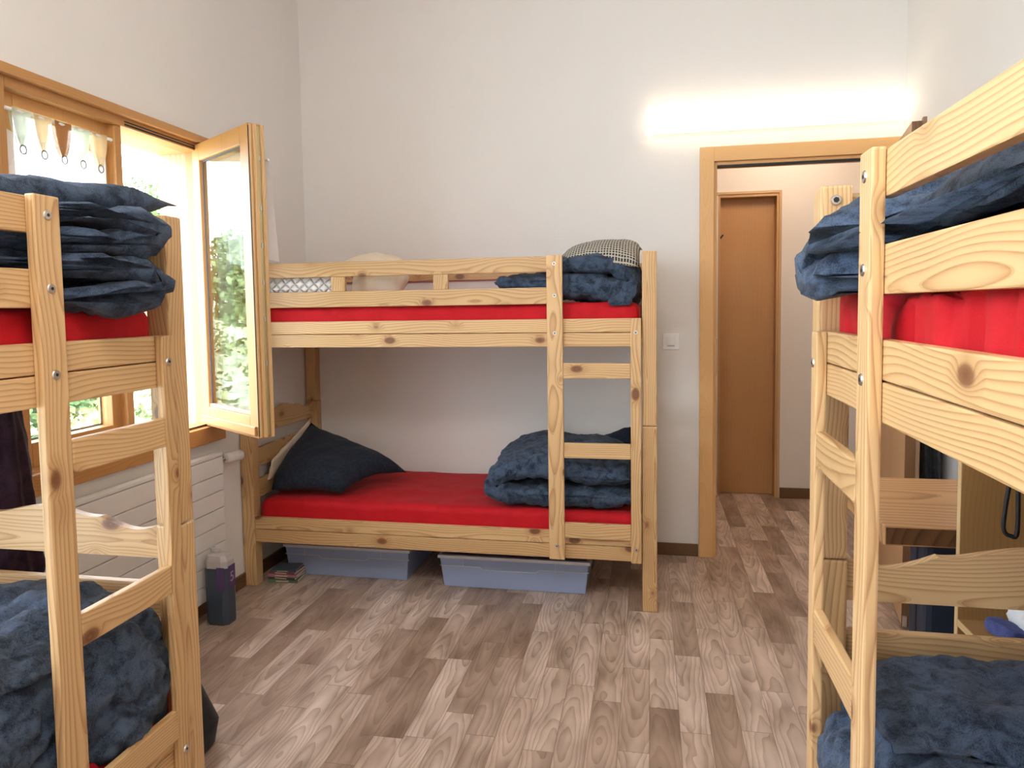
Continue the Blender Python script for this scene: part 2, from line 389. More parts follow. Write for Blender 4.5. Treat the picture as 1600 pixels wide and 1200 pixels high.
# gaskets in the frame of the opened half
W1('window_gasket', (WL+.004, WL+.007, 2.50, 2.985, 2.118, 2.124), BLACK, 0); W1('window_gasket', (WL+.004, WL+.007, 2.50, 2.985, 2.130, 2.134), BLACK, 0)
W1('window_gasket', (WL+.004, WL+.007, 2.980, 2.987, .87, 2.13), BLACK, 0)
W1('window_gasket', (WL+.004, WL+.007, 2.50, 2.985, .862, .868), BLACK, 0)

def sash(name, width, height, parent, M, rail=.075, botrail=.09):
    """window leaf; local x along its width from the hinge, y across (outside at +y), z up"""
    bm = bmesh.new(); D = .066
    o = obj(name, (lambda b: (bx(b, 0, rail, 0, D, 0, height), bx(b, width-rail, width, 0, D, 0, height), bx(b, rail, width-rail, 0, D, height-rail, height), bx(b, rail, width-rail, 0, D, 0, botrail), b)[4])(bm), LZ, parent, .004)
    c = o.location.copy()
    def sub(n, e, m, bev=0):
        b = bmesh.new(); bx(b, *e); p = obj(n, b, m, o, bev); p.location -= c; return p
    sub('pane', (rail-.004, width-rail+.004, .024, .028, botrail-.004, height-rail+.004), GLASS)
    sub('pane', (rail-.004, width-rail+.004, .044, .048, botrail-.004, height-rail+.004), GLASS)
    b = bmesh.new(); g = .007
    for yy in (D-.018,):
        bx(b, rail-.001, rail+g, yy, yy+.003, botrail, height-rail); bx(b, width-rail-g, width-rail+.001, yy, yy+.003, botrail, height-rail)
        bx(b, rail, width-rail, yy, yy+.003, botrail, botrail+g); bx(b, rail, width-rail, yy, yy+.003, height-rail-g, height-rail)
    p = obj('glazing_seal', b, mat('seal_'+name, (.06, .075, .10), .6), o); p.location -= c
    o.matrix_local = M @ Matrix.Translation(c)
    return o, c, sub
# closed left leaf
Mc = Matrix.Translation((-.038, 1.962-2.475, .86-.835)) @ Matrix.Rotation(pi/2, 4, 'Z')
sl, cl, subl = sash('window_sash', .525, 1.285, w1, Mc)
# opened right leaf
OA = radians(56)
Mo = Matrix.Translation((.012, 3.012-2.475, .862-.835)) @ Matrix.Rotation(-pi/2 + OA, 4, 'Z') @ Matrix.Scale(-1, 4, (0, 1, 0))
SWD = .568
so, co, subo = sash('window_sash', SWD, 1.275, w1, Mo)
LIGHTL = wood('sash_edge', 'z', (.72, .50, .26), (.5, .3, .14), knots=False)
for y0, y1, t, mm in ((.002, .016, .012, LIGHTL), (.030, .046, .006, LIGHTL), (.052, .062, .003, LIGHTL)):
    subo('sash_profile', (SWD-.002, SWD+t, y0, y1, .004, 1.271), mm, .001)
b_ = bmesh.new()
subo('sash_gasket', (SWD, SWD+.003, .063, .066, .01, 1.265), BLACK)
subo('lock_strip', (SWD, SWD+.003, .018, .029, .01, 1.265), mat('brass_strip', (.55, .47, .26), .35, .8))
for zz in (.30, .48, .63, .78, .93, 1.13):
    subo('lock_pin', (SWD+.002, SWD+.008, .020, .027, zz, zz+.018), STEEL)
subo('lower_bead', (.078, SWD-.078, .048, .062, .092, .104), LIGHTL)
subo('drip_rail', (.01, SWD-.01, .066, .078, .012, .05), LY, .004)
# closing hook on the reveal
bm = bmesh.new(); tube(bm, [(-2.12-WL, 2.985-2.475, 1.52-.835), (-2.12-WL, 2.97-2.475, 1.525-.835), (-2.12-WL, 2.968-2.475, 1.22-.835), (-2.10-WL, 2.968-2.475, 1.21-.835)], .003, 6)
obj('hold_open_hook', bm, STEEL, w1)

# added window outside the view, put in for more side light
w2 = rootstruct('added_window_2', (WL, -.15, .835))
bm = bmesh.new()
y0, y1, zb, zt = WIN2[0]+.15, WIN2[1]+.15, WIN2[2]-.835, WIN2[3]-.835
for a, b in ((y0, y0+.1), (y1-.1, y1), (-.21, -.09)): bx(bm, -.08, -.01, a, b, zb, zt)
bx(bm, -.08, -.01, y0, y1, zb, zb+.09); bx(bm, -.08, -.01, y0, y1, zt-.09, zt)
obj('window_frame', bm, LZ, w2)
bm = bmesh.new(); bx(bm, -.05, -.046, y0, y1, zb+.02, zt-.02); obj('pane', bm, GLASS, w2)

# ------------------------------------------------------------------ fittings
t = thing('wall_lamp', 'long white glowing box lamp on the wall above the open doorway', 'lamp', (.625, YB, 2.36))
bm = bmesh.new(); bx(bm, -.62, .62, -.03, 0, -.05, .05); obj('lamp_body', bm, WHITE, t)
LAMPM = emit('lit_diffuser', (1., .81, .56), 1.3)
bm = bmesh.new(); bx(bm, -.635, .628, -.085, -.03, -.067, .067); obj('diffuser', bm, LAMPM, t, .006)
ENDM = emit('lit_end_cap', (1., .84, .62), .6)
for a, b in ((-.639, -.635), (.628, .632)):
    bm = bmesh.new(); bx(bm, a, b, -.088, 0, -.068, .068); obj('end_cap', bm, ENDM, t)

t = thing('light_switch', 'square white light switch on the wall beside the door frame', 'switch', (.113, YB, 1.187))
bm = bmesh.new(); bx(bm, -.044, .044, -.008, 0, -.044, .044); obj('switch_plate', bm, PLASTIC, t, .003)
bm = bmesh.new(); bx(bm, -.024, .022, -.012, -.008, -.018, .026); obj('rocker', bm, PLASTIC, t, .002)
bm = bmesh.new(); bx(bm, -.02, .018, -.0095, -.008, -.026, -.022); obj('indicator_slot', bm, mat('slot_grey', (.3, .28, .27), .5), t)

t = thing('radiator', 'white flat panel radiator under the window', 'radiator', (WL, 2.3, 0))
zs = [.085, .159, .239, .317, .397, .476, .556, .632, .715]
for a, b in zip(zs[:-1], zs[1:]):
    bm = bmesh.new(); bx(bm, .045, .062, -.60, .668, a+.002, b-.002); obj('panel', bm, WHITE, t, .002)
bm = bmesh.new(); bx(bm, .02, .05, -.595, .66, .09, .73); obj('water_panel', bm, WHITE, t, .003)
bm = bmesh.new(); bx(bm, .03, .062, -.60, .668, .717, .731); obj('top_grille', bm, WHITE, t, .002)
for yy in (-.5, .5):
    bm = bmesh.new(); bx(bm, .001, .02, yy, yy+.03, .15, .6); obj('wall_bracket', bm, WHITE, t)
bm = bmesh.new(); cyl(bm, (.04, .66, .692), (.04, .72, .692), .008, 10); cyl(bm, (.04, .705, .692), (.04, .712, .692), .012, 10); obj('valve_stem', bm, STEEL, t)
bm = bmesh.new(); cyl(bm, (.045, .715, .692), (.055, .745, .692), .022, 20, .026); cyl(bm, (.055, .745, .692), (.075, .80, .692), .026, 20, .025)
obj('thermostat_head', bm, PLASTIC, t, .002, True)
bm = bmesh.new(); cyl(bm, (.04, .66, .115), (.04, .70, .115), .012, 10); tube(bm, [(.04, .70, .115), (.04, .735, .11), (.04, .745, .08), (.04, .745, 0)], .008, 8)
obj('return_pipe', bm, STEEL, t)

# ------------------------------------------------------------------ bunk beds
ZJ, ZT = .848, 1.625
ZL = (.2285, .2940, .2965, .3554); ZU = (1.2047, 1.2665, 1.2690, 1.3302)
G1, G2 = (1.5433, 1.6136), (1.3986, 1.4735)
R_ = ((1.062, 1.1318), (.6998, .769), (.3303, .4014))
LB, PW = 2.045, .066
def wavy_board(W, z0, dz, u0, u1, name, par):
    """end board whose top edge is two ogee waves"""
    pts = []
    prof = [(.066, .846), (.10, .832), (.136, .826), (.17, .830), (.21, .842), (.245, .857), (.252, .855), (.29, .857), (.34, .868), (W/2-.02, .879)]
    prof = prof + [(W-a, b) for a, b in prof[::-1]]
    fine = []
    for (a, b), (c, d) in zip(prof[:-1], prof[1:]):
        for k in range(4): fine.append((a+(c-a)*k/4, b+(d-b)*k/4))
    fine.append(prof[-1])
    for _ in range(2):
        fine = [fine[0]] + [(p[0], (o[1]+2*p[1]+q[1])/4) if abs(p[0]-.245) > .004 and abs(W-p[0]-.245) > .004 else p for o, p, q in zip(fine[:-2], fine[1:-1], fine[2:])] + [fine[-1]]
    bm = bmesh.new()
    A = [[bm.verts.new((u, v, z+dz)) for v, z in fine] + [bm.verts.new((u, v, z0+dz)) for v, z in fine[::-1]] for u in (u0, u1)]
    n = len(fine); m = 2*n
    for i in range(m): bm.faces.new((A[0][i], A[0][(i+1) % m], A[1][(i+1) % m], A[1][i]))
    for k in (0, 1):
        for i in range(n-1): bm.faces.new((A[k][i], A[k][i+1], A[k][m-2-i], A[k][m-1-i]))
    return obj(name, bm, PY, par)

def bunk(label, loc, rz, W, flip=False, inner_w=.061, outer_w=.042, ui=.0, uo=.0, seed=0):
    t = thing('bunk_bed', label, 'bunk bed', loc, rz, None)
    fu = (lambda a, b: (LB-b, LB-a)) if flip else (lambda a, b: (a, b))
    def bd(name, u0, u1, v0, v1, z0, z1, m, bev=.004, par=None):
        a, b = fu(u0, u1); bm = bmesh.new(); bx(bm, a, b, v0, v1, z0, z1)
        return obj(name, bm, m, t, bev) if par is None else pobj(name, bm, m, par, bevel=bev)
    D = .064
    for u0 in (0, LB-PW):
        for v0 in (0, W-D):
            bd('lower_post', u0, u0+PW, v0, v0+D, 0, ZJ-.001, PZ, .005)
            bd('upper_post', u0+.001, u0+PW-.001, v0+.001, v0+D-.001, ZJ+.001, ZT, PZ, .006)
    e = PW+.0015
    for v0, v1 in ((.002, .024), (W-.024, W-.002)):
        for a, b in (ZL[:2], ZL[2:]): bd('side_board', e, LB-e, v0, v1, a, b, PX, .003)
        for a, b in (ZU[:2], ZU[2:]): bd('side_board', e, LB-e, v0, v1, a, b, PX, .003)
    # guard rails: the front pair stops at the ladder, the rear one runs through
    for a, b in (G1, G2): bd('guard_rail', e, ui+.03, .002, .022, a, b, PX, .003)
    bd('guard_rail', e, LB-e, W-.022, W-.002, *G1, PX, .003)
    for s in (.515, 1.024): bd('guard_spacer', s, s+.07, .003, .021, G2[1]+.0005, G1[0]-.0005, PZ, .001)
    # end boards
    for u0, u1 in ((.022, .044), (LB-.044, LB-.022)):
        a, b = fu(u0, u1)
        wavy_board(W, .755, 0, a, b, 'end_board', t)
        for z0, z1 in ((.59, .688), (.43, .525), (.23, .35), (1.245, 1.33), (1.40, 1.47), (1.535, 1.611)):
            bd('end_board', u0, u1, D+.001, W-D-.001, z0, z1, PY, .003)
    for z in (.272, 1.235):
        bm = bmesh.new(); k = 0
        while k < 14:
            a = .1 + k*.137; bx(bm, a, a+.075, .0245, W-.0245, z, z+.018); k += 1
        bx(bm, .085, LB-.085, W/2-.02, W/2+.02, z-.012, z+.001)
        obj('slatted_base', bm, PY, t)
    # ladder
    T = .0195
    rails = []
    for nm, a, b, z1 in (('inner', ui, ui+inner_w, 1.6166), ('outer', uo, uo+outer_w, 1.3302)):
        r = bd('ladder_rail', a, b, -T, .0015, .2272, z1, PZ, .004); rails.append(r)
        m = (a+b)/2 + (.003 if flip else 0)
        for z in ((1.578, 1.436, 1.267, .291) if nm == 'inner' else (1.267, .291)):
            q = (LB-m) if flip else m
            bm = bmesh.new(); cyl(bm, (q, -T+.001, z), (q, -T-.0025, z), .0105, 18, .0085)
            bo = pobj('bolt', bm, STEEL, r)
            bm = bmesh.new(); cyl(bm, (q, -T-.0022, z), (q, -T-.003, z), .0035, 6)
            so_ = obj('bolt_socket', bm, DARKHOLE, r); so_.location -= r.location
    for a, b in R_:
        bd('rung', ui+inner_w+.0005, uo-.0005, -T+.001, .0005, a, b, PX, .004)
    return t
MW, SW = .775, .84
BM = bunk('pine bunk bed against the back wall under the bare wall, seen broadside', (-2.0145, 3.1986, 0), 0, MW, False, .072, .046, LB-.487, LB-.115)
BL = bunk('pine bunk bed at the left edge in front of the window and radiator', (-1.1666, 1.634-LB, 0), pi/2, SW, False, .061, .042, LB-.4645, LB-.1205)
BR = bunk('pine bunk bed at the right edge, close to the camera, beside the doorway', (.3417, 1.630, 0), -pi/2, SW, True, .061, .042, LB-.478, LB-.1355)
# bolt on the face of the right bed's far upper post
# (u, v, z) of each bed -> room
def inM(u, v, z): return Vector((-2.0145+u, 3.1986+v, z))
def inL(u, v, z): return Vector((-1.1666-v, 1.634-LB+u, z))
def inR(u, v, z): return Vector((.3417+v, 1.630-LB+u, z))
bm = bmesh.new(); cyl(bm, (PW, .03, 1.595), (PW+.004, .03, 1.595), .011, 18, .009); obj('bolt', bm, STEEL, BR)
bm = bmesh.new(); cyl(bm, (PW+.0035, .03, 1.595), (PW+.0048, .03, 1.595), .006, 6); obj('bolt_socket', bm, DARKHOLE, BR)

# ------------------------------------------------------------------ soft goods
def fb(p, f, o=3, seed=0):
    s = 0; a = 1; q = Vector(p)*f + Vector((seed*7.3, seed*3.1, seed*5.7))
    for _ in range(o):
        s += a*noise.noise(q); q = q*2.03; a *= .5
    return s
def crease(p, f, seed=0):
    q = Vector(p)*f + Vector((seed*4.1, seed*9.3, seed*2.7))
    return 1-abs(noise.noise(q))*2

def mattress(label, to, W, z0, z1, name='mattress', u0=.078, u1=LB-.078, wr=.006, seed=1, v0=.027, bulge=.0):
    """fitted red sheet over a foam core, rounded edges and drag wrinkles"""
    bm = bmesh.new(); nu, r = 120, .035
    v1 = W-v0; sec = []
    prof = []
    def arc(cx, cz, a0, a1, n=5):
        for k in range(n+1):
            a = a0+(a1-a0)*k/n; prof.append((cx+r*cos(a), cz+r*sin(a)))
    arc(v0+r, z0+r, 1.5*pi, pi); arc(v0+r, z1-r, pi, pi/2)
    for k in range(1, 26): prof.append((v0+r+(v1-v0-2*r)*k/26, z1))
    arc(v1-r, z1-r, pi/2, 0); arc(v1-r, z0+r, 0, -pi/2)
    rings = []
    for i in range(nu+1):
        s = i/nu; u = u0+(u1-u0)*s; e = min(i, nu-i)
        k = 1 if e > 3 else (1-(1-e/3.5)**2)**.5 if e else .25
        ring = []
        for v, z in prof:
            vc, zc = (v0+v1)/2, (z0+z1)/2
            vv = vc+(v-vc)*(1-(1-k)*.08); zz = zc+(z-zc)*(1-(1-k)*.45)
            p = Vector((u, vv, zz))
            d = wr*(fb((u*3, v*5, z*9), 1.2, 2, seed)+.55*max(0, crease((u*2.2+v*2.5, v*2, z*5), 3.2, seed)-.72)*3)
            if z > (z0+z1)/2: zz += d + bulge*sin(pi*min(1, max(0, (v-v0)/(v1-v0))))
            else: vv += -d*.5
            if k == 1 and v < (v0+v1)/2: vv += wr*1.6*max(0, crease((u*1.6+zz*1.4, v*2, zz*2.5-u*.8), 4.6, seed+9)-.45)
            if v < v0+.02: vv -= abs(d)*.6
            ring.append(bm.verts.new((u, max(vv, v0), zz)))
        rings.append(ring)
    n = len(prof)
    for a, b in zip(rings[:-1], rings[1:]):
        for k in range(n): bm.faces.new((a[k], a[(k+1) % n], b[(k+1) % n], b[k]))
    bm.faces.new(rings[0]); bm.faces.new(rings[-1][::-1])
    for v in bm.verts: v.co = to(*v.co)
    return tag(obj(name, bm, RED, smooth=True), label, 'mattress')
mattress('red sheeted mattress on the lower bunk of the bed at the back wall', inM, MW, .292, .438, seed=3)
mattress('red sheeted mattress on the upper bunk of the bed at the back wall', inM, MW, 1.255, 1.405, seed=4)
mattress('red sheeted mattress on the upper bunk of the left bed', inL, SW, 1.255, 1.405, seed=5, v0=.028)
mattress('red sheeted mattress on the lower bunk of the left bed, mostly under a grey duvet', inL, SW, .292, .438, seed=6, v0=.028)
mattress('red sheeted mattress on the upper bunk of the right bed, loosely wrinkled', inR, SW, 1.255, 1.412, seed=8, v0=.028, wr=.034)
mattress('red sheeted mattress on the lower bunk of the right bed, buried under duvets', inR, SW, .292, .438, seed=9, v0=.028)

def spline(pts, n):
    pts = [Vector(p) for p in pts]; out = []
    for i in range(len(pts)-1):
        p0, p1, p2, p3 = pts[max(i-1, 0)], pts[i], pts[i+1], pts[min(i+2, len(pts)-1)]
        for k in range(n):
            t = k/n
            out.append(.5*((2*p1)+(p2-p0)*t+(2*p0-5*p1+4*p2-p3)*t*t+(3*p1-p0-p2*1-p3*-1)*t**3) if False else
                       .5*((2*p1) + (-p0+p2)*t + (2*p0-5*p1+4*p2-p3)*t*t + (-p0+3*p1-3*p2+p3)*t**3))
    out.append(pts[-1]); return out

def duvet(name, label, cat, prof, thick, a0, a1, place, m=None, na=46, nseg=9, amp=.013, seed=1, shift=None, taper=.22, group=None, wr=1.0):
    """bedding folded along one direction: a centre line in a plane (p,q) given thickness, drawn along a third axis"""
    line = spline([(p[0], p[1], p[2] if len(p) > 2 else 1.) for p in prof], nseg)
    L = len(line); bm = bmesh.new(); rings = []
    for i in range(na+1):
        s = i/na; a = a0+(a1-a0)*s
        e = min(1, min(s, 1-s)/taper*1.0); ek = (1-(1-e)**2.2)**.5 if e < 1 else 1
        ek = max(ek, .05)
        up, dn = [], []
        for k, c in enumerate(line):
            d = line[min(k+1, L-1)]-line[max(k-1, 0)]; d = Vector((d[0], d[1])).normalized(); nrm = Vector((-d[1], d[0]))
            tend = min(k, L-1-k)/(nseg*.55); te = (1-(1-min(1, tend))**2)**.5
            th = thick*c[2]*.5*max(te, .06)*(.35+.65*ek)
            p = Vector((c[0], c[1]))
            if shift:
                sx, sz = shift(s, k/(L-1)); p = p+Vector((sx, sz))
            up.append(p+nrm*th); dn.append(p-nrm*th)
        ring = [(p[0], p[1]) for p in up] + [(p[0], p[1]) for p in dn[::-1]]
        rings.append([bm.verts.new((a, y, z)) for y, z in ring])
    n = len(rings[0])
    for A, B in zip(rings[:-1], rings[1:]):
        for k in range(n): bm.faces.new((A[k], A[(k+1) % n], B[(k+1) % n], B[k]))
    bm.faces.new(rings[0]); bm.faces.new(rings[-1][::-1])
    bmesh.ops.recalc_face_normals(bm, faces=bm.faces[:]); bm.normal_update()
    disp = {}
    for v in bm.verts:
        p = v.co
        q = p + Vector((fb(p, 5, 2, seed+5), fb(p, 5, 2, seed+6), fb(p, 5, 2, seed+7)))*.03
        c1 = max(0, crease((q.x*1.0, q.y*1.5, q.z*2.2), 7.5, seed))**3; c2 = max(0, crease((q.x*2.0, q.y, q.z*1.3), 17, seed+3))**3
        d = amp*(1.35*fb(p, 6, 3, seed) - wr*1.3*(c1-.25) - wr*.6*(c2-.25) + .18*fb(p, 45, 2, seed))
        disp[v] = v.normal*d
    for v, d in disp.items(): v.co += d
    for v in bm.verts: v.co = place(v.co)
    o = obj(name, bm, m or DENIM, smooth=True); return tag(o, label, cat, group)

def pillow(name, label, grid, thick, m, seed=1, n=22, amp=.006, cat='pillow', uv=False, pw=.55):
    """grid: 3x3 control points of the middle surface (rows along the length); stuffed cushion with drawn-in corners"""
    G = [[Vector(p) for p in r] for r in grid]
    def bez(ps, t): return ps[0]*(1-t)*(1-t) + ps[1]*2*t*(1-t) + ps[2]*t*t
    # middle points are passed through
    def ctrl(a, b, c): return b*2-(a+c)*.5
    R0 = [[r[0], ctrl(*r), r[2]] for r in G]
    bm = bmesh.new(); top, bot = [], []
    def S(u, v):
        cs = [bez(r, u) for r in R0]; return bez([cs[0], ctrl(*cs), cs[2]], v)
    for i in range(n+1):
        ta, ba = [], []
        for j in range(n+1):
            u, v = i/n, j/n
            a, b = 2*u-1, 2*v-1
            uu = .5+.5*a*(1-.055*(1-b*b)); vv = .5+.5*b*(1-.055*(1-a*a))
            p = S(uu, vv); du = S(min(1, uu+.01), vv)-S(max(0, uu-.01), vv); dv = S(uu, min(1, vv+.01))-S(uu, max(0, vv-.01))
            nn = du.cross(dv).normalized()
            th = thick*.5*max(0, (1-a**4)*(1-b**4))**pw
            w_ = amp*(fb(p, 11, 3, seed)+.8*(crease(p, 14, seed)-.6))*min(1, th/(thick*.15)) if th > 0 else 0
            ta.append(bm.verts.new(p+nn*(th+w_)))
            ba.append(ta[-1] if i in (0, n) or j in (0, n) else bm.verts.new(p-nn*(th*.8+w_)))
        top.append(ta); bot.append(ba)
    ul = bm.loops.layers.uv.new('UVMap')
    for i in range(n):
        for j in range(n):
            for g, rev in ((top, 0), (bot, 1)):
                q = [(i, j), (i+1, j), (i+1, j+1), (i, j+1)]
                if rev: q = q[::-1]
                try: f = bm.faces.new([g[a][b] for a, b in q])
                except ValueError: continue
                for lp, (a, b) in zip(f.loops, q): lp[ul].uv = (a/n, b/n)
    return tag(obj(name, bm, m, smooth=True), label, cat)

def front(xo, xi, xb, ya, yb):
    '''push the near edge back behind the guard rail for y below ya, let it out past yb'''
    def g(c):
        k = min(1, max(0, (c.y-ya)/(yb-ya))); k = k*k*(3-2*k); f = xi+(xo-xi)*k
        return Vector((f+max(-.12*k, (c.x-xo)/(xb-xo))*(xb-f), c.y, c.z))
    return g
# --- bed at the back wall, lower bunk: duvet folded double, fold towards the pillow, hump on top
duvet('duvet', 'slate blue duvet folded in half on the lower bunk of the back wall bed', 'duvet',
      [(-.075, .500, .75), (-.25, .492, .9), (-.45, .490, .9), (-.65, .495, .9), (-.735, .540, .85), (-.690, .600, .95), (-.52, .635, 1.2), (-.33, .620, 1.1), (-.085, .595, 1.05)],
      .125, 3.235, 3.90, lambda c: Vector((c.y, c.x, c.z)), seed=2, amp=.012,
      shift=lambda s, k: (.02*sin(s*5), .012*sin(pi*s)*(k > .4)))
pillow('pillow', 'dark pillow corner poking up behind the folded duvet on the lower back bunk', [[(-.36, 3.72, .60), (-.22, 3.75, .62), (-.09, 3.77, .63)], [(-.34, 3.76, .63), (-.2, 3.79, .665), (-.08, 3.82, .69)], [(-.33, 3.80, .63), (-.18, 3.84, .69), (-.078, 3.86, .745)]], .07, NAVY, 5)
# --- navy pillow propped against the head end, pale one behind it
pillow('pillow', 'navy blue pillow propped against the head end on the red lower bunk',
       [[(-1.90, 3.29, .470), (-1.70, 3.28, .485), (-1.52, 3.29, .470)],
        [(-1.945, 3.45, .560), (-1.70, 3.50, .575), (-1.42, 3.48, .520)],
        [(-1.90, 3.74, .745), (-1.66, 3.72, .635), (-1.29, 3.62, .500)]], .15, NAVY, 7)
pillow('pillow', 'cream pillow mostly hidden behind the navy pillow at the head end', [[(-1.962, 3.35, .50), (-1.955, 3.36, .54), (-1.95, 3.38, .60)], [(-1.962, 3.58, .52), (-1.955, 3.58, .60), (-1.95, 3.58, .67)], [(-1.962, 3.85, .54), (-1.955, 3.84, .64), (-1.93, 3.80, .765)]], .035, CREAM, 3)
# --- back bed, upper bunk
duvet('duvet', 'slate blue duvet bunched at the ladder end of the upper back bunk', 'duvet',
      [(-.70, 1.500, .55), (-.60, 1.495, .75), (-.45, 1.485, 1.), (-.28, 1.470, 1.25), (-.14, 1.445, 1.2), (-.085, 1.49, 1.0), (-.16, 1.560, .95), (-.35, 1.575, .8), (-.5, 1.56, .5)],
      .105, 3.232, 3.80, lambda c: Vector((c.y, c.x, c.z)), seed=11, amp=.013, shift=lambda s, k: (.0, .012*sin(7*s)))
duvet('duvet_corner', 'blue duvet corner flopping over the red mattress above the ladder', 'duvet',
      [(-.10, 1.50, .8), (-.105, 1.46, 1.), (-.12, 1.42, 1.), (-.125, 1.385, .7)], .075, -.02, .11,
      lambda c: Vector((c.y-.03+c.x*.55, 3.212+.012*sin(c.x*30)-.03*(1.5-c.z)*0, c.z)) + Vector((0, (c.y+.11)*.35, 0)), na=20, seed=12, amp=.008, taper=.45)
pillow('cushion', 'dark and cream waffle-woven cushion on top of the bunched upper duvet',
       [[(-.44, 3.32, 1.560), (-.24, 3.25, 1.575), (-.045, 3.24, 1.555)], [(-.42, 3.46, 1.615), (-.23, 3.44, 1.645), (-.035, 3.43, 1.640)], [(-.40, 3.62, 1.61), (-.22, 3.62, 1.65), (-.035, 3.61, 1.66)]], .10, WAFFLE, 4, cat='cushion')
pillow('pillow', 'white quilted pillow at the head end of the upper back bunk', [[(-1.93, 3.26, 1.455), (-1.70, 3.255, 1.46), (-1.47, 3.26, 1.455)], [(-1.93, 3.28, 1.50), (-1.70, 3.275, 1.51), (-1.47, 3.28, 1.50)], [(-1.93, 3.33, 1.54), (-1.70, 3.33, 1.56), (-1.47, 3.33, 1.54)]], .085, QUILT, 6, amp=.002)
pillow('pillow', 'cream pillow lying beside the white quilted pillow, upper back bunk', [[(-1.45, 3.30, 1.465), (-1.33, 3.29, 1.47), (-1.20, 3.32, 1.47)], [(-1.50, 3.46, 1.53), (-1.35, 3.45, 1.56), (-1.20, 3.48, 1.52)], [(-1.66, 3.62, 1.59), (-1.46, 3.60, 1.645), (-1.27, 3.63, 1.58)]], .16, CREAM, 8)

# --- left bed, upper bunk: pile of folds ending at the foot, pillowcase on top
duvet('duvet', 'charcoal duvet piled in thick folds on the upper bunk of the left bed', 'duvet',
      [(.60, 1.430, .8), (1.00, 1.430, .8), (1.30, 1.428, .9), (1.45, 1.432, 1.2), (1.525, 1.460, 1.25), (1.43, 1.487, 1.), (1.20, 1.490, .9), (.98, 1.497, .9), (1.05, 1.530, .8), (1.25, 1.535, 1.), (1.42, 1.535, 1.1), (1.475, 1.565, .9), (1.32, 1.585, .8), (1.0, 1.575, .7), (.60, 1.550, .6)],
      .062, -1.83, -1.105, front(-1.105, -1.235, -1.83, 1.235, 1.31), seed=21, amp=.014, shift=lambda s, k: (-.05*s*s*(k < .5) + .02*sin(6*s+4*k), .010*sin(5*s+3*k)))
pillow('pillowcase', 'slate pillowcase with an open flap lying on the left upper duvet', [[(-1.74, .85, 1.575), (-1.45, .85, 1.59), (-1.215, .88, 1.585)], [(-1.72, 1.22, 1.605), (-1.42, 1.25, 1.635), (-1.21, 1.25, 1.625)], [(-1.68, 1.60, 1.645), (-1.45, 1.62, 1.66), (-1.20, 1.67, 1.660)]], .075, DENIM, 9, amp=.012, pw=.27)
# --- left bed, lower bunk
duvet('duvet', 'blue-grey duvet spread over the lower bunk of the left bed, edge hanging', 'duvet',
      [(-1.182, .36, .3), (-1.180, .44, .7), (-1.186, .52, .9), (-1.215, .595, 1.), (-1.30, .645, 1.1), (-1.45, .655, 1.1), (-1.65, .635, 1.), (-1.90, .60, .8)],
      .085, .35, 1.545, lambda c: Vector((c.y, c.x, c.z)), seed=31, amp=.0105, wr=1.5, na=80, taper=.06, shift=lambda s, k: (-.035*(.5+.5*sin(s*17+2))*(k < .45)-.01, (.085*(1-s)-.01)*min(1, max(0, (k-.12)*4)) + .05*max(0, 1-abs(s-.87)/.13)*(k > .35)))
# --- right bed, upper bunk
duvet('duvet', 'slate blue duvet rolled up on the upper bunk of the right bed', 'duvet',
      [(.55, 1.455, .9), (.85, 1.455, 1.), (1.15, 1.455, 1.), (1.36, 1.455, 1.1), (1.455, 1.475, 1.1), (1.40, 1.525, 1.), (1.2, 1.540, 1.), (.9, 1.565, 1.1), (.55, 1.585, 1.2)],
      .085, .285, .92, front(.285, .41, .92, 1.265, 1.345), seed=41, amp=.012, shift=lambda s, k: (.03*sin(6*s+k*2), .05*min(1, s*4)-.035+.012*sin(9*s)))
# --- right bed, lower bunk
duvet('duvet', 'dark slate duvet heaped along the foot end of the lower right bunk', 'duvet',
      [(.72, .53, .8), (1.0, .55, 1.), (1.3, .57, 1.), (1.48, .575, 1.), (1.535, .60, .9), (1.45, .645, .9), (1.2, .66, .8)], .10, .385, 1.12, lambda c: Vector((c.x, c.y, c.z)), seed=51, amp=.011, taper=.3)
duvet('duvet', 'blue mottled duvet bulging at the front of the lower right bunk', 'duvet',
      [(.372, .40, .5), (.368, .46, .9), (.385, .52, 1.1), (.45, .565, 1.2), (.58, .585, 1.2), (.75, .58, 1.)], .12, .55, 1.50, lambda c: Vector((c.y, c.x, c.z)), seed=53, amp=.012, na=60, taper=.28)

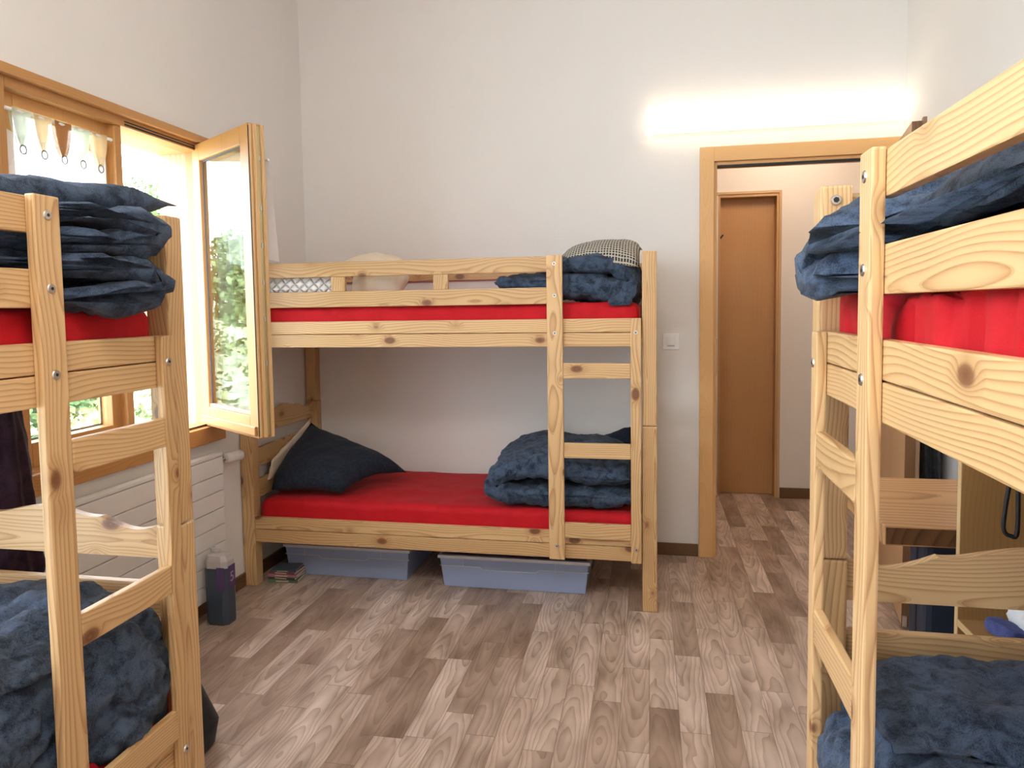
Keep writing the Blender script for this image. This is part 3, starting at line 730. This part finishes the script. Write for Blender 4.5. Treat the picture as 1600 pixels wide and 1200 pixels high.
# ------------------------------------------------------------------ things on the floor and around the far beds
def bin_(label, x0, x1, y0, y1, h, group):
    t = thing('storage_box', label, 'storage box', ((x0+x1)/2, (y0+y1)/2, 0), 0, group)
    hx, hy = (x1-x0)/2, (y1-y0)/2; k = .94
    bm = bmesh.new()
    def loop(a, b, z): return [bm.verts.new((sx*a, sy*b, z)) for sx, sy in ((-1, -1), (1, -1), (1, 1), (-1, 1))]
    A = loop(hx*k, hy*k, .001); B = loop(hx*.985, hy*.985, h); Ci = loop(hx*.985-.006, hy*.985-.006, h); Di = loop(hx*k-.006, hy*k-.006, .008)
    for P, Q in ((A, B), (B, Ci), (Ci, Di)):
        for i in range(4): bm.faces.new((P[i], P[(i+1) % 4], Q[(i+1) % 4], Q[i]))
    bm.faces.new(A[::-1]); bm.faces.new(Di)
    obj('tub', bm, TUB, t, .004)
    bm = bmesh.new(); r = .014
    bx(bm, -hx-.004, hx+.004, -hy-.004, -hy+r, h-.004, h+.012); bx(bm, -hx-.004, hx+.004, hy-r, hy+.004, h-.004, h+.012)
    bx(bm, -hx-.004, -hx+r, -hy+r, hy-r, h-.004, h+.012); bx(bm, hx-r, hx+.004, -hy+r, hy-r, h-.004, h+.012)
    obj('rim', bm, TUBRIM, t, .003)
    bm = bmesh.new(); y = -hy-.001
    pts = [(-hx, .72*h), (-.45*hx, .72*h), (-.40*hx, .62*h), (.30*hx, .62*h), (.36*hx, .72*h), (hx, .72*h)]
    tube(bm, [(a*.99, -hy*(k+(.985-k)*z/h)-.001, z) for a, z in pts], .0022, 6)
    for a in (-.66*hx, .56*hx): tube(bm, [(a, y, .70*h), (a, y-.003, h)], .0018, 6)
    obj('moulded_ridge', bm, TUBRIM, t)
    return t
bin_('grey translucent storage box under the back bed, nearer its head end', -1.89, -1.20, 3.372, 3.90, .152, 'plastic boxes under the back bed')
bin_('pale blue translucent storage box under the back bed below the ladder', -1.035, -.285, 3.335, 3.86, .152, 'plastic boxes under the back bed')

t = thing('bottle', 'dark square bottle with a clear top standing in front of the radiator', 'bottle', (-1.885, 2.80, 0))
def sq(bm, hx, hy, z): return [bm.verts.new((hx*a, hy*b, z)) for a, b in ((-1, -.6), (-.6, -1), (.6, -1), (1, -.6), (1, .6), (.6, 1), (-.6, 1), (-1, .6))]
def loft(bm, rings):
    for P, Q in zip(rings[:-1], rings[1:]):
        for i in range(len(P)): bm.faces.new((P[i], P[(i+1) % len(P)], Q[(i+1) % len(P)], Q[i]))
    bm.faces.new(rings[0][::-1]); bm.faces.new(rings[-1])
bm = bmesh.new(); loft(bm, [sq(bm, .053, .04, 0), sq(bm, .055, .042, .01), sq(bm, .055, .042, .255)]); obj('bottle_body', bm, mat('slate_plastic', (.045, .065, .10), .3), t)
bm = bmesh.new(); loft(bm, [sq(bm, .055, .042, .2555), sq(bm, .055, .042, .285), sq(bm, .045, .034, .310), sq(bm, .02, .016, .318)]); obj('bottle_shoulder', bm, mat('frosted_plastic', (.50, .48, .48), .25), t)
bm = bmesh.new(); cyl(bm, (-.01, 0, .318), (-.01, 0, .328), .016, 14); tube(bm, [(-.035, 0, .315), (-.04, 0, .335), (-.02, 0, .342)], .004, 6); obj('cap', bm, mat('cap_grey', (.55, .53, .52), .4), t)
bm = bmesh.new(); bx(bm, .012, .050, -.0435, -.0418, .16, .262); bx(bm, .0545, .0562, -.02, .03, .16, .262); obj('sticker', bm, mat('purple_sticker', (.09, .05, .16), .5), t)
cu = bpy.data.curves.new('numeral', 'FONT'); cu.body = '5'; cu.size = .062; cu.align_x = 'CENTER'; cu.extrude = .0004
tmp = bpy.data.objects.new('numeral', cu); C.objects.link(tmp); dg = bpy.context.evaluated_depsgraph_get(); dg.update()
me = bpy.data.meshes.new_from_object(tmp.evaluated_get(dg)); bpy.data.objects.remove(tmp)
o = bpy.data.objects.new('sticker_numeral', me); C.objects.link(o); o.parent = t; me.materials.clear(); me.materials.append(mat('sticker_print', (.42, .36, .50), .5))
o.location = (.0568, .004, .19); o.rotation_euler = (pi/2, 0, pi/2)

bookspec = [(.0, .016, (.10, .17, .09), 'green spined book at the bottom of the stack under the bed', .15, 0.10), (.0165, .012, (.05, .05, .06), 'dark covered book second from the bottom of the floor stack', .145, -.05),
            (.029, .014, (.38, .17, .20), 'pink and red spined book third up in the floor stack', .15, .04), (.0435, .012, (.20, .06, .06), 'dark red spined book near the top of the floor stack', .14, -.02), (.056, .008, (.06, .075, .10), 'thin dark book on top of the floor stack', .13, .12)]
for z, h, c, lab, wd, rz in bookspec:
    t = thing('book', lab, 'book', (-1.845, 3.315, z+.0005), rz, 'books stacked on the floor')
    bm = bmesh.new(); bx(bm, -wd/2, wd/2, -.052, .052, .0015, h-.0015); obj('pages', bm, mat('paper', (.62, .57, .48), .8), t)
    cm = mat('book_cover', c, .45)
    bm = bmesh.new(); bx(bm, -wd/2-.002, wd/2+.002, -.056, .055, 0, .0015); bx(bm, -wd/2-.002, wd/2+.002, -.056, .055, h-.0015, h); bx(bm, -wd/2-.002, wd/2+.002, -.056, -.0525, .0015, h-.0015)
    obj('cover', bm, cm, t)
    bm = bmesh.new(); bx(bm, -wd*.25, wd*.2, -.0568, -.0561, h*.3, h*.7); obj('spine_band', bm, mat('spine_print', (.55, .45, .35), .5), t)

# backpack on the floor beyond the left bed's foot
t = thing('backpack', 'black backpack on the floor beside the foot of the left bed', 'backpack', (-1.47, 1.93, 0))
bm = bmesh.new()
rings = []
for i, (z, a, b) in enumerate(((0, .085, .07), (.012, .105, .09), (.08, .118, .10), (.16, .112, .095), (.23, .095, .078), (.275, .075, .06))):
    rings.append([bm.verts.new((a*cos(w)*(abs(cos(w))**-.25 if abs(cos(w)) > .01 else 1)-.012*i*(i > 2), b*sin(w)*(abs(sin(w))**-.25 if abs(sin(w)) > .01 else 1), z)) for w in [2*pi*k/32 for k in range(32)]])
loft(bm, rings); obj('bag_body', bm, BLACKF, t, smooth=True)
bm = bmesh.new(); w_ = [2*pi*k/32 for k in range(32)]
tube(bm, [(.077*cos(w)*(abs(cos(w))**-.25 if abs(cos(w)) > .01 else 1)-.06, .062*sin(w)*(abs(sin(w))**-.25 if abs(sin(w)) > .01 else 1), .275) for w in w_], .004, 6, True); obj('piping', bm, mat('grey_piping', (.55, .55, .58), .5), t)
bm = bmesh.new(); loft(bm, [[bm.verts.new((.07*cos(w)-.06, .055*sin(w), z)) for w in w_] for z in (.2755, .283)]); obj('lining', bm, mat('blue_lining', (.03, .05, .14), .6), t, smooth=False)

# plum jacket hanging at the rear corner of the left bed
def hanging(name, label, cat, m, x, y, z0, z1, wx, wy, seed, prof):
    bm = bmesh.new(); rings = []
    nz, nw = 40, 48
    for i in range(nz+1):
        s = i/nz; z = z1+(z0-z1)*s; k = prof(s)
        ring = []
        for j in range(nw):
            w = 2*pi*j/nw; f = 1+.10*sin(5*w+seed+2*s)+.06*sin(9*w+seed*2-3*s)
            p = Vector((wx*k*cos(w)*f, wy*k*sin(w)*f, z)); p += Vector((cos(w), sin(w), 0))*.012*fb(p, 9, 2, seed); ring.append(bm.verts.new(p))
        rings.append(ring)
    loft(bm, rings); bmesh.ops.translate(bm, verts=bm.verts[:], vec=(x, y, 0))
    return tag(obj(name, bm, m, smooth=True), label, cat)
hanging('jacket', 'dark plum jacket hanging between the left bed and the radiator', 'jacket', PLUM, -1.865, 1.735, .55, 1.27, .085, .068, 3, lambda s: .62+.5*s if s < .9 else 1.07-(s-.9)*1.5)
hanging('coat', 'black coat hanging on the wall behind the open door leaf', 'coat', BLACKF, 1.185, 3.43, .42, 1.45, .065, .16, 5, lambda s: .6+.4*s)

# navy suitcase under the table
t = thing('suitcase', 'navy suitcase standing under the wooden table', 'suitcase', (1.02, 2.53, 0))
bm = bmesh.new(); bx(bm, -.15, .24, -.08, .08, .03, .625); obj('shell', bm, NAVYB, t, .02)
bm = bmesh.new(); bx(bm, -.152, .242, -.006, .006, .05, .605); obj('zip_band', bm, BLACK, t)
for a in (-.12, .20):
    bm = bmesh.new(); cyl(bm, (a-.015, 0, .02), (a+.015, 0, .02), .02, 14); obj('wheel', bm, BLACK, t)
bm = bmesh.new(); tube(bm, [(-.03, 0, .62), (-.03, 0, .645), (.12, 0, .645), (.12, 0, .62)], .007, 8); obj('carry_handle', bm, BLACK, t)

# wall table
t = thing('wall_table', 'thick slatted wooden table fixed to the right wall by the doorway', 'table', (.96, 2.465, 0))
bm = bmesh.new(); bx(bm, -.305, .306, -.305, .30, .692, .75); obj('table_top', bm, TABX, t, .004)
bm = bmesh.new(); bx(bm, -.300, .300, -.3065, -.3035, .697, .745)
obj('shaded_front_edge', bm, wood('shaded_table_edge', 'y', (.13, .062, .025), (.05, .022, .01), knots=False, ring=.03, streak=1.), t)  # darker than the top: shade on the camera-facing edge put into its colour
for yy in (.23, -.10):
    bm = bmesh.new(); bx(bm, .20, .306, yy, yy+.04, .45, .692); obj('wall_bracket', bm, STEEL, t)

# open cabinet against the right wall
CX, CY0, CY1, CH = .838, 1.70, 2.145, 1.18
t = thing('cabinet', 'open pale-edged wooden cabinet against the right wall past the bed', 'cabinet', ((CX+WR)/2, (CY0+CY1)/2, 0))
ox, oy = (CX+WR)/2, (CY0+CY1)/2
EDGE = wood('pale_edge', 'z', (.66, .50, .27), (.55, .38, .18), knots=False)
EDGEY = wood('pale_edge_y', 'y', (.66, .50, .27), (.55, .38, .18), knots=False)
def cab(name, e, m, bev=.001): return box(name, (e[0]-ox, e[1]-ox, e[2]-oy, e[3]-oy, e[4], e[5]), m, t, bev)
def sub(p, e, m):
    bm = bmesh.new(); bx(bm, e[0]-ox, e[1]-ox, e[2]-oy, e[3]-oy, e[4], e[5]); pobj('front_edging', bm, m, p)
for y0 in (CY0, CY1-.02):
    p = cab('side_panel', (CX+.001, WR-.001, y0, y0+.02, 0, CH), CABZ); sub(p, (CX-.001, CX+.001, y0, y0+.02, 0, CH), EDGE)
cab('back_panel', (WR-.012, WR-.002, CY0+.02, CY1-.02, 0, CH), CABZ)
for z in (.06, .485, CH-.02):
    p = cab('shelf' if z < 1 else 'top_panel', (CX+.002, WR-.012, CY0+.0205, CY1-.0205, z, z+.02), wood('shelf_veneer_%d' % (z*100), 'y', (.42, .25, .11), (.3, .17, .07), knots=False))
    sub(p, (CX-.0005, CX+.002, CY0+.0205, CY1-.0205, z, z+.02), EDGEY)
# folded linen and rolled blue socks on the shelf
def soft(name, label, cat, x0, x1, y0, y1, z0, z1, m, seed, rz=0):
    bm = bmesh.new(); bmesh.ops.create_cube(bm, size=2); bmesh.ops.subdivide_edges(bm, edges=bm.edges[:], cuts=9, use_grid_fill=True)
    for v in bm.verts:
        p = v.co.copy(); q = Vector([math.copysign(abs(c)**1., c) for c in p]); r = max(abs(c) for c in q); l = (abs(q.x)**5+abs(q.y)**5+abs(q.z)**5)**.2
        q *= r/l; q += q.normalized()*.10*fb(q, 1.8, 3, seed)
        v.co = Vector((q.x*(x1-x0)/2, q.y*(y1-y0)/2, q.z*(z1-z0)/2))
    bmesh.ops.rotate(bm, verts=bm.verts[:], cent=(0, 0, 0), matrix=Matrix.Rotation(rz, 3, 'Z'))
    lo = min(v.co.z for v in bm.verts)
    bmesh.ops.translate(bm, verts=bm.verts[:], vec=((x0+x1)/2, (y0+y1)/2, z0-lo))
    return tag(obj(name, bm, m, smooth=True), label, cat)
soft('towel', 'folded white towel on the shelf of the open cabinet', 'towel', .935, 1.20, 1.90, 2.10, .505, .585, TOWELW, 3)
soft('socks', 'rolled blue socks on the cabinet shelf, left of two rolls', 'socks', .885, .935, 1.97, 2.07, .505, .545, TOWELB, 5, .3)
soft('socks', 'rolled blue socks on the cabinet shelf, right roll next to the towel', 'socks', .915, .965, 1.84, 1.90, .505, .555, TOWELB, 6, -.2)
bm = bmesh.new(); pts = [(.905, 2.0, 1.155), (.902, 2.0, .95), (.893, 2.0, .86), (.890, 2.0, .80), (.905, 1.995, .785), (.917, 1.99, .80), (.915, 1.99, .95), (.915, 2.0, 1.155)]
tube(bm, spline(pts, 5), .0055, 8); tag(obj('strap', bm, BLACK, smooth=True), 'black bag strap dangling inside the open cabinet', 'strap')

# ------------------------------------------------------------------ curtains on the two window leaves
def curtain(label, M, width, z1, drop, n_tabs, seed, tabs=True):
    t = thing('curtain', label, 'curtain'); t.matrix_world = M
    bm = bmesh.new(); nx, nz = 90, 24; g = []
    for i in range(nx+1):
        s = i/nx; col = []
        for k in range(nz+1):
            h = k/nz; sag = .025*abs(sin(pi*s*n_tabs))*(1-h)**3
            y = .012*sin(2*pi*s*n_tabs*1.0+seed)*(.5+.5*h)+.006*sin(2*pi*s*n_tabs*2.3+1+2*h)
            col.append(bm.verts.new((s*width, -.030+y, z1-sag-(drop-sag)*h)))
        g.append(col)
    for i in range(nx):
        for k in range(nz): bm.faces.new((g[i][k], g[i+1][k], g[i+1][k+1], g[i][k+1]))
    obj('fabric', bm, SHEER, t, smooth=True)
    bm = bmesh.new()
    tube(bm, [(s/40*width, -.0305+.012*sin(2*pi*s/40*n_tabs+seed)*.53, z1-.12) for s in range(41)], .0012, 4); obj('hem_line', bm, SHEER, t)
    bm = bmesh.new(); cyl(bm, (-.01, -.035, z1+.055), (width+.03, -.035, z1+.055), .006, 12); obj('curtain_rod', bm, PLASTIC, t)
    if tabs:
        for i in range(n_tabs):
            x = (i+.5)/n_tabs*width; w0 = .036
            bm = bmesh.new(); prev = None; steps = 10
            for side in (-.042, -.028):
                prev = None
                for k in range(steps+1):
                    h = k/steps; ww = w0*(1-h**2.2*.72)
                    row = [bm.verts.new((x+ww*q, side+.004*cos(3*q), z1+.062-h*.12)) for q in (-1, -.5, 0, .5, 1)]
                    if prev:
                        for q in range(4): bm.faces.new((prev[q], prev[q+1], row[q+1], row[q]))
                    prev = row
            obj('curtain_tab', bm, (TABG, TABT, TABB, TABG, TABT)[i % 5], t, smooth=True)
            bm = bmesh.new(); tube(bm, [(x+.012*cos(w), -.045, z1-.068+.014*sin(w)) for w in [2*pi*k/18 for k in range(18)]], .0022, 6, True); obj('ring', bm, mat('curtain_ring', (.20, .17, .15), .4, .6), t)
    return t
Mcur = w1.matrix_world
curtain('sheer white tab-top curtain on the closed left window leaf', Matrix.Translation((WL-.030, 1.975, 0)) @ Matrix.Rotation(pi/2, 4, 'Z'), .42, 1.99, .56, 5, 1)
Ms = Matrix.Translation((WL+.012, 3.012, 0)) @ Matrix.Rotation(-pi/2+OA, 4, 'Z') @ Matrix.Scale(-1, 4, (0, 1, 0))
Ms2 = Matrix.Translation((WL+.012, 3.012, 0)) @ Matrix.Rotation(-pi/2+OA, 4, 'Z')
tcur = thing('curtain', 'short sheer white curtain on the inner side of the opened window leaf', 'curtain')
bm = bmesh.new(); g = []
for i in range(61):
    s = i/60; col = []
    for k in range(21):
        h = k/20; p = Vector((.06+s*.50, -(.022+.020*h+.012*sin(s*26)*(.4+h)), 2.0-.42*h+.02*sin(s*9)*h)); col.append(bm.verts.new(Ms @ p))
    g.append(col)
for i in range(60):
    for k in range(20): bm.faces.new((g[i][k], g[i+1][k], g[i+1][k+1], g[i][k+1]))
obj('fabric', bm, sheer('white_voile', (.86, .87, .90), .8), tcur, smooth=True)
bm = bmesh.new(); cyl(bm, Ms @ Vector((.04, -.018, 2.0)), Ms @ Vector((.57, -.018, 2.0)), .005, 10); obj('curtain_rod', bm, PLASTIC, tcur)

# ------------------------------------------------------------------ outside
def foliage_mat(name, a, b):
    m = mat(name, a, .6); w = N(m); tc = w.n('ShaderNodeTexCoord'); f = w.noise(tc.outputs['Object'], 4, 5, .65)
    w.l(w.ramp(f, [(.35, a), (.62, b)]), w.b.inputs['Base Color']); return m
GR1 = foliage_mat('leaf_green', (.045, .095, .028), (.19, .25, .095)); GR2 = foliage_mat('meadow', (.08, .125, .045), (.29, .30, .17))
BARK = mat('bark', (.12, .08, .05), .9)
bm = bmesh.new(); g = []
for i in range(41):
    row = []
    for j in range(61):
        y = -14+j*.9; d = i*.9; x = -4.5-d
        z = -3.2+.15*d+.5*fb((x, y, 0), .25, 3, 2); row.append(bm.verts.new((x, y, z)))
    g.append(row)
for i in range(40):
    for j in range(60): bm.faces.new((g[i][j], g[i+1][j], g[i+1][j+1], g[i][j+1]))
o = obj('hillside', bm, GR2, smooth=True); struct(o)
def tree(label, x, y, z, h, r, seed, n=3200):
    t = thing('tree', label, 'tree', (x, y, z), 0, 'trees outside the window')
    bm = bmesh.new(); cyl(bm, (0, 0, -.6), (0, 0, h*.75), .16, 10, .05); obj('trunk', bm, BARK, t)
    bm = bmesh.new(); rd = random.Random(seed); lobes = [(Vector((rd.uniform(-.5, .5)*r, rd.uniform(-.5, .5)*r, h*rd.uniform(.45, .9))), r*rd.uniform(.45, .75)) for _ in range(9)]
    for _ in range(n):
        c, q = rd.choice(lobes); d = Vector((rd.gauss(0, 1), rd.gauss(0, 1), rd.gauss(0, 1))).normalized(); p = c+d*q*rd.uniform(.6, 1.05)
        a = Vector((rd.gauss(0, 1), rd.gauss(0, 1), rd.gauss(0, 1))).normalized(); b = a.orthogonal().normalized(); s = rd.uniform(.06, .13)
        bm.faces.new([bm.verts.new(p+a*s), bm.verts.new(p+b*s*.6), bm.verts.new(p-a*s), bm.verts.new(p-b*s*.6)])
    obj('crown', bm, GR1, t)
tl = ['tall tree outside, its crown showing through the opened window half', 'round tree outside, low in the closed window leaf', 'bushy tree on the slope seen under the left bed rail',
      'small tree far up the slope outside', 'tree outside mirrored in the glass of the opened leaf', 'tree further along the slope mirrored in the opened leaf']
for lab, (x, y, z, h, r) in zip(tl, ((-16., 20.3, -.3, 5.9, 1.5), (-12., 11.6, -1.5, 2.4, 1.1), (-13., 15.0, -1.3, 2.1, 1.1), (-19., 26., .3, 6.0, 1.5), (-16., 8.3, -.4, 3.0, 1.4), (-18.5, 5.0, .2, 3.2, 1.4))):
    tree(lab, x, y, z, h, r, int(h*100+x))

bm = bmesh.new(); rd = random.Random(4)
for _ in range(420):
    d = rd.uniform(4, 26); y = rd.uniform(1, 27); c = Vector((-4.5-d, y, -3.2+.15*d)); q = rd.uniform(.3, .85)
    for _ in range(26):
        p = c+Vector((rd.gauss(0, .55), rd.gauss(0, .55), abs(rd.gauss(0, .5))+.2))*q
        a = Vector((rd.gauss(0, 1), rd.gauss(0, 1), rd.gauss(0, 1))).normalized(); b = a.orthogonal().normalized(); k = rd.uniform(.08, .17)
        bm.faces.new([bm.verts.new(p+a*k), bm.verts.new(p+b*k*.6), bm.verts.new(p-a*k), bm.verts.new(p-b*k*.6)])
o = tag(obj('shrubs', bm, foliage_mat('shrub_green', (.06, .10, .035), (.26, .30, .12))), 'low green scrub covering the slope outside the window', 'shrubs'); o['kind'] = 'stuff'

# ------------------------------------------------------------------ light
W = bpy.data.worlds.new('sky'); SC.world = W; W.use_nodes = True
bg = W.node_tree.nodes['Background']; bg.inputs[0].default_value = (.80, .87, 1.0, 1); bg.inputs[1].default_value = 7.5
def portal(name, y0, y1, z0, z1):
    l = bpy.data.lights.new(name, 'AREA'); l.shape = 'RECTANGLE'; l.size = y1-y0; l.size_y = z1-z0; l.cycles.is_portal = True
    o = bpy.data.objects.new(name, l); C.objects.link(o); o.location = (WL-WT-.07, (y0+y1)/2, (z0+z1)/2)
    o.rotation_euler = (pi/2, 0, -pi/2)
portal('window_portal', WIN[0], WIN[1], WIN[2], WIN[3]); portal('added_window_portal', WIN2[0], WIN2[1], WIN2[2], WIN2[3])
s = bpy.data.lights.new('sun', 'SUN'); s.energy = 5; s.color = (1, .95, .85); s.angle = radians(.5)
o = bpy.data.objects.new('sun', s); C.objects.link(o); o.rotation_euler = (radians(20), radians(38), 0)
# added globe lamps above the view: one lights the hall, one fills the room
def globe(name, label, x, y, z, r, col, st):
    t = thing('added_ceiling_lamp', label, 'lamp', (x, y, z))
    bm = bmesh.new(); cyl(bm, (0, 0, -.03), (0, 0, 0), r*.5, 20); obj('lamp_base', bm, WHITE, t)
    bm = bmesh.new(); bmesh.ops.create_uvsphere(bm, u_segments=24, v_segments=12, radius=r); bmesh.ops.translate(bm, verts=bm.verts[:], vec=(0, 0, -.03-r*.9)); obj('globe', bm, emit(name+'_glow', col, st), t, smooth=True)
globe('added_ceiling_lamp', 'added unseen round lamp lighting the hall from its ceiling', .9, 4.65, 2.7, .13, (1., .81, .62), 13.)

globe('added_room_lamp', 'added unseen round fill lamp on the bunk room ceiling', -.25, .2, 3.25, .22, (1., .95, .91), 17.)

# ------------------------------------------------------------------ camera
cam = bpy.data.cameras.new('camera'); co_ = bpy.data.objects.new('camera', cam); C.objects.link(co_)
f, pitch, yaw, roll = 1113.024, .0646, .1918, -.0143
c_, s_, cp, sp = cos(yaw), sin(yaw), cos(pitch), sin(pitch)
F = Vector((-s_*cp, c_*cp, -sp)); r0 = Vector((c_, s_, 0)); u0 = r0.cross(F)
r_ = r0*cos(roll)+u0*sin(roll); u_ = u0*cos(roll)-r0*sin(roll)
co_.matrix_world = Matrix(((r_.x, u_.x, -F.x, 0), (r_.y, u_.y, -F.y, 0), (r_.z, u_.z, -F.z, 1.3875), (0, 0, 0, 1)))
cam.sensor_width = 36; cam.lens = f/1600*36; cam.shift_x = 0; cam.shift_y = -(600-551.606)/1600; cam.clip_start = .02
SC.camera = co_
SC.view_settings.view_transform = 'Standard'; SC.view_settings.look = 'None'; SC.view_settings.gamma = 1; SC.view_settings.exposure = 1.08
SC.view_settings.use_curve_mapping = False
SC.cycles.max_bounces = 10; SC.cycles.diffuse_bounces = 6; SC.cycles.transparent_max_bounces = 16; SC.cycles.sample_clamp_indirect = 8
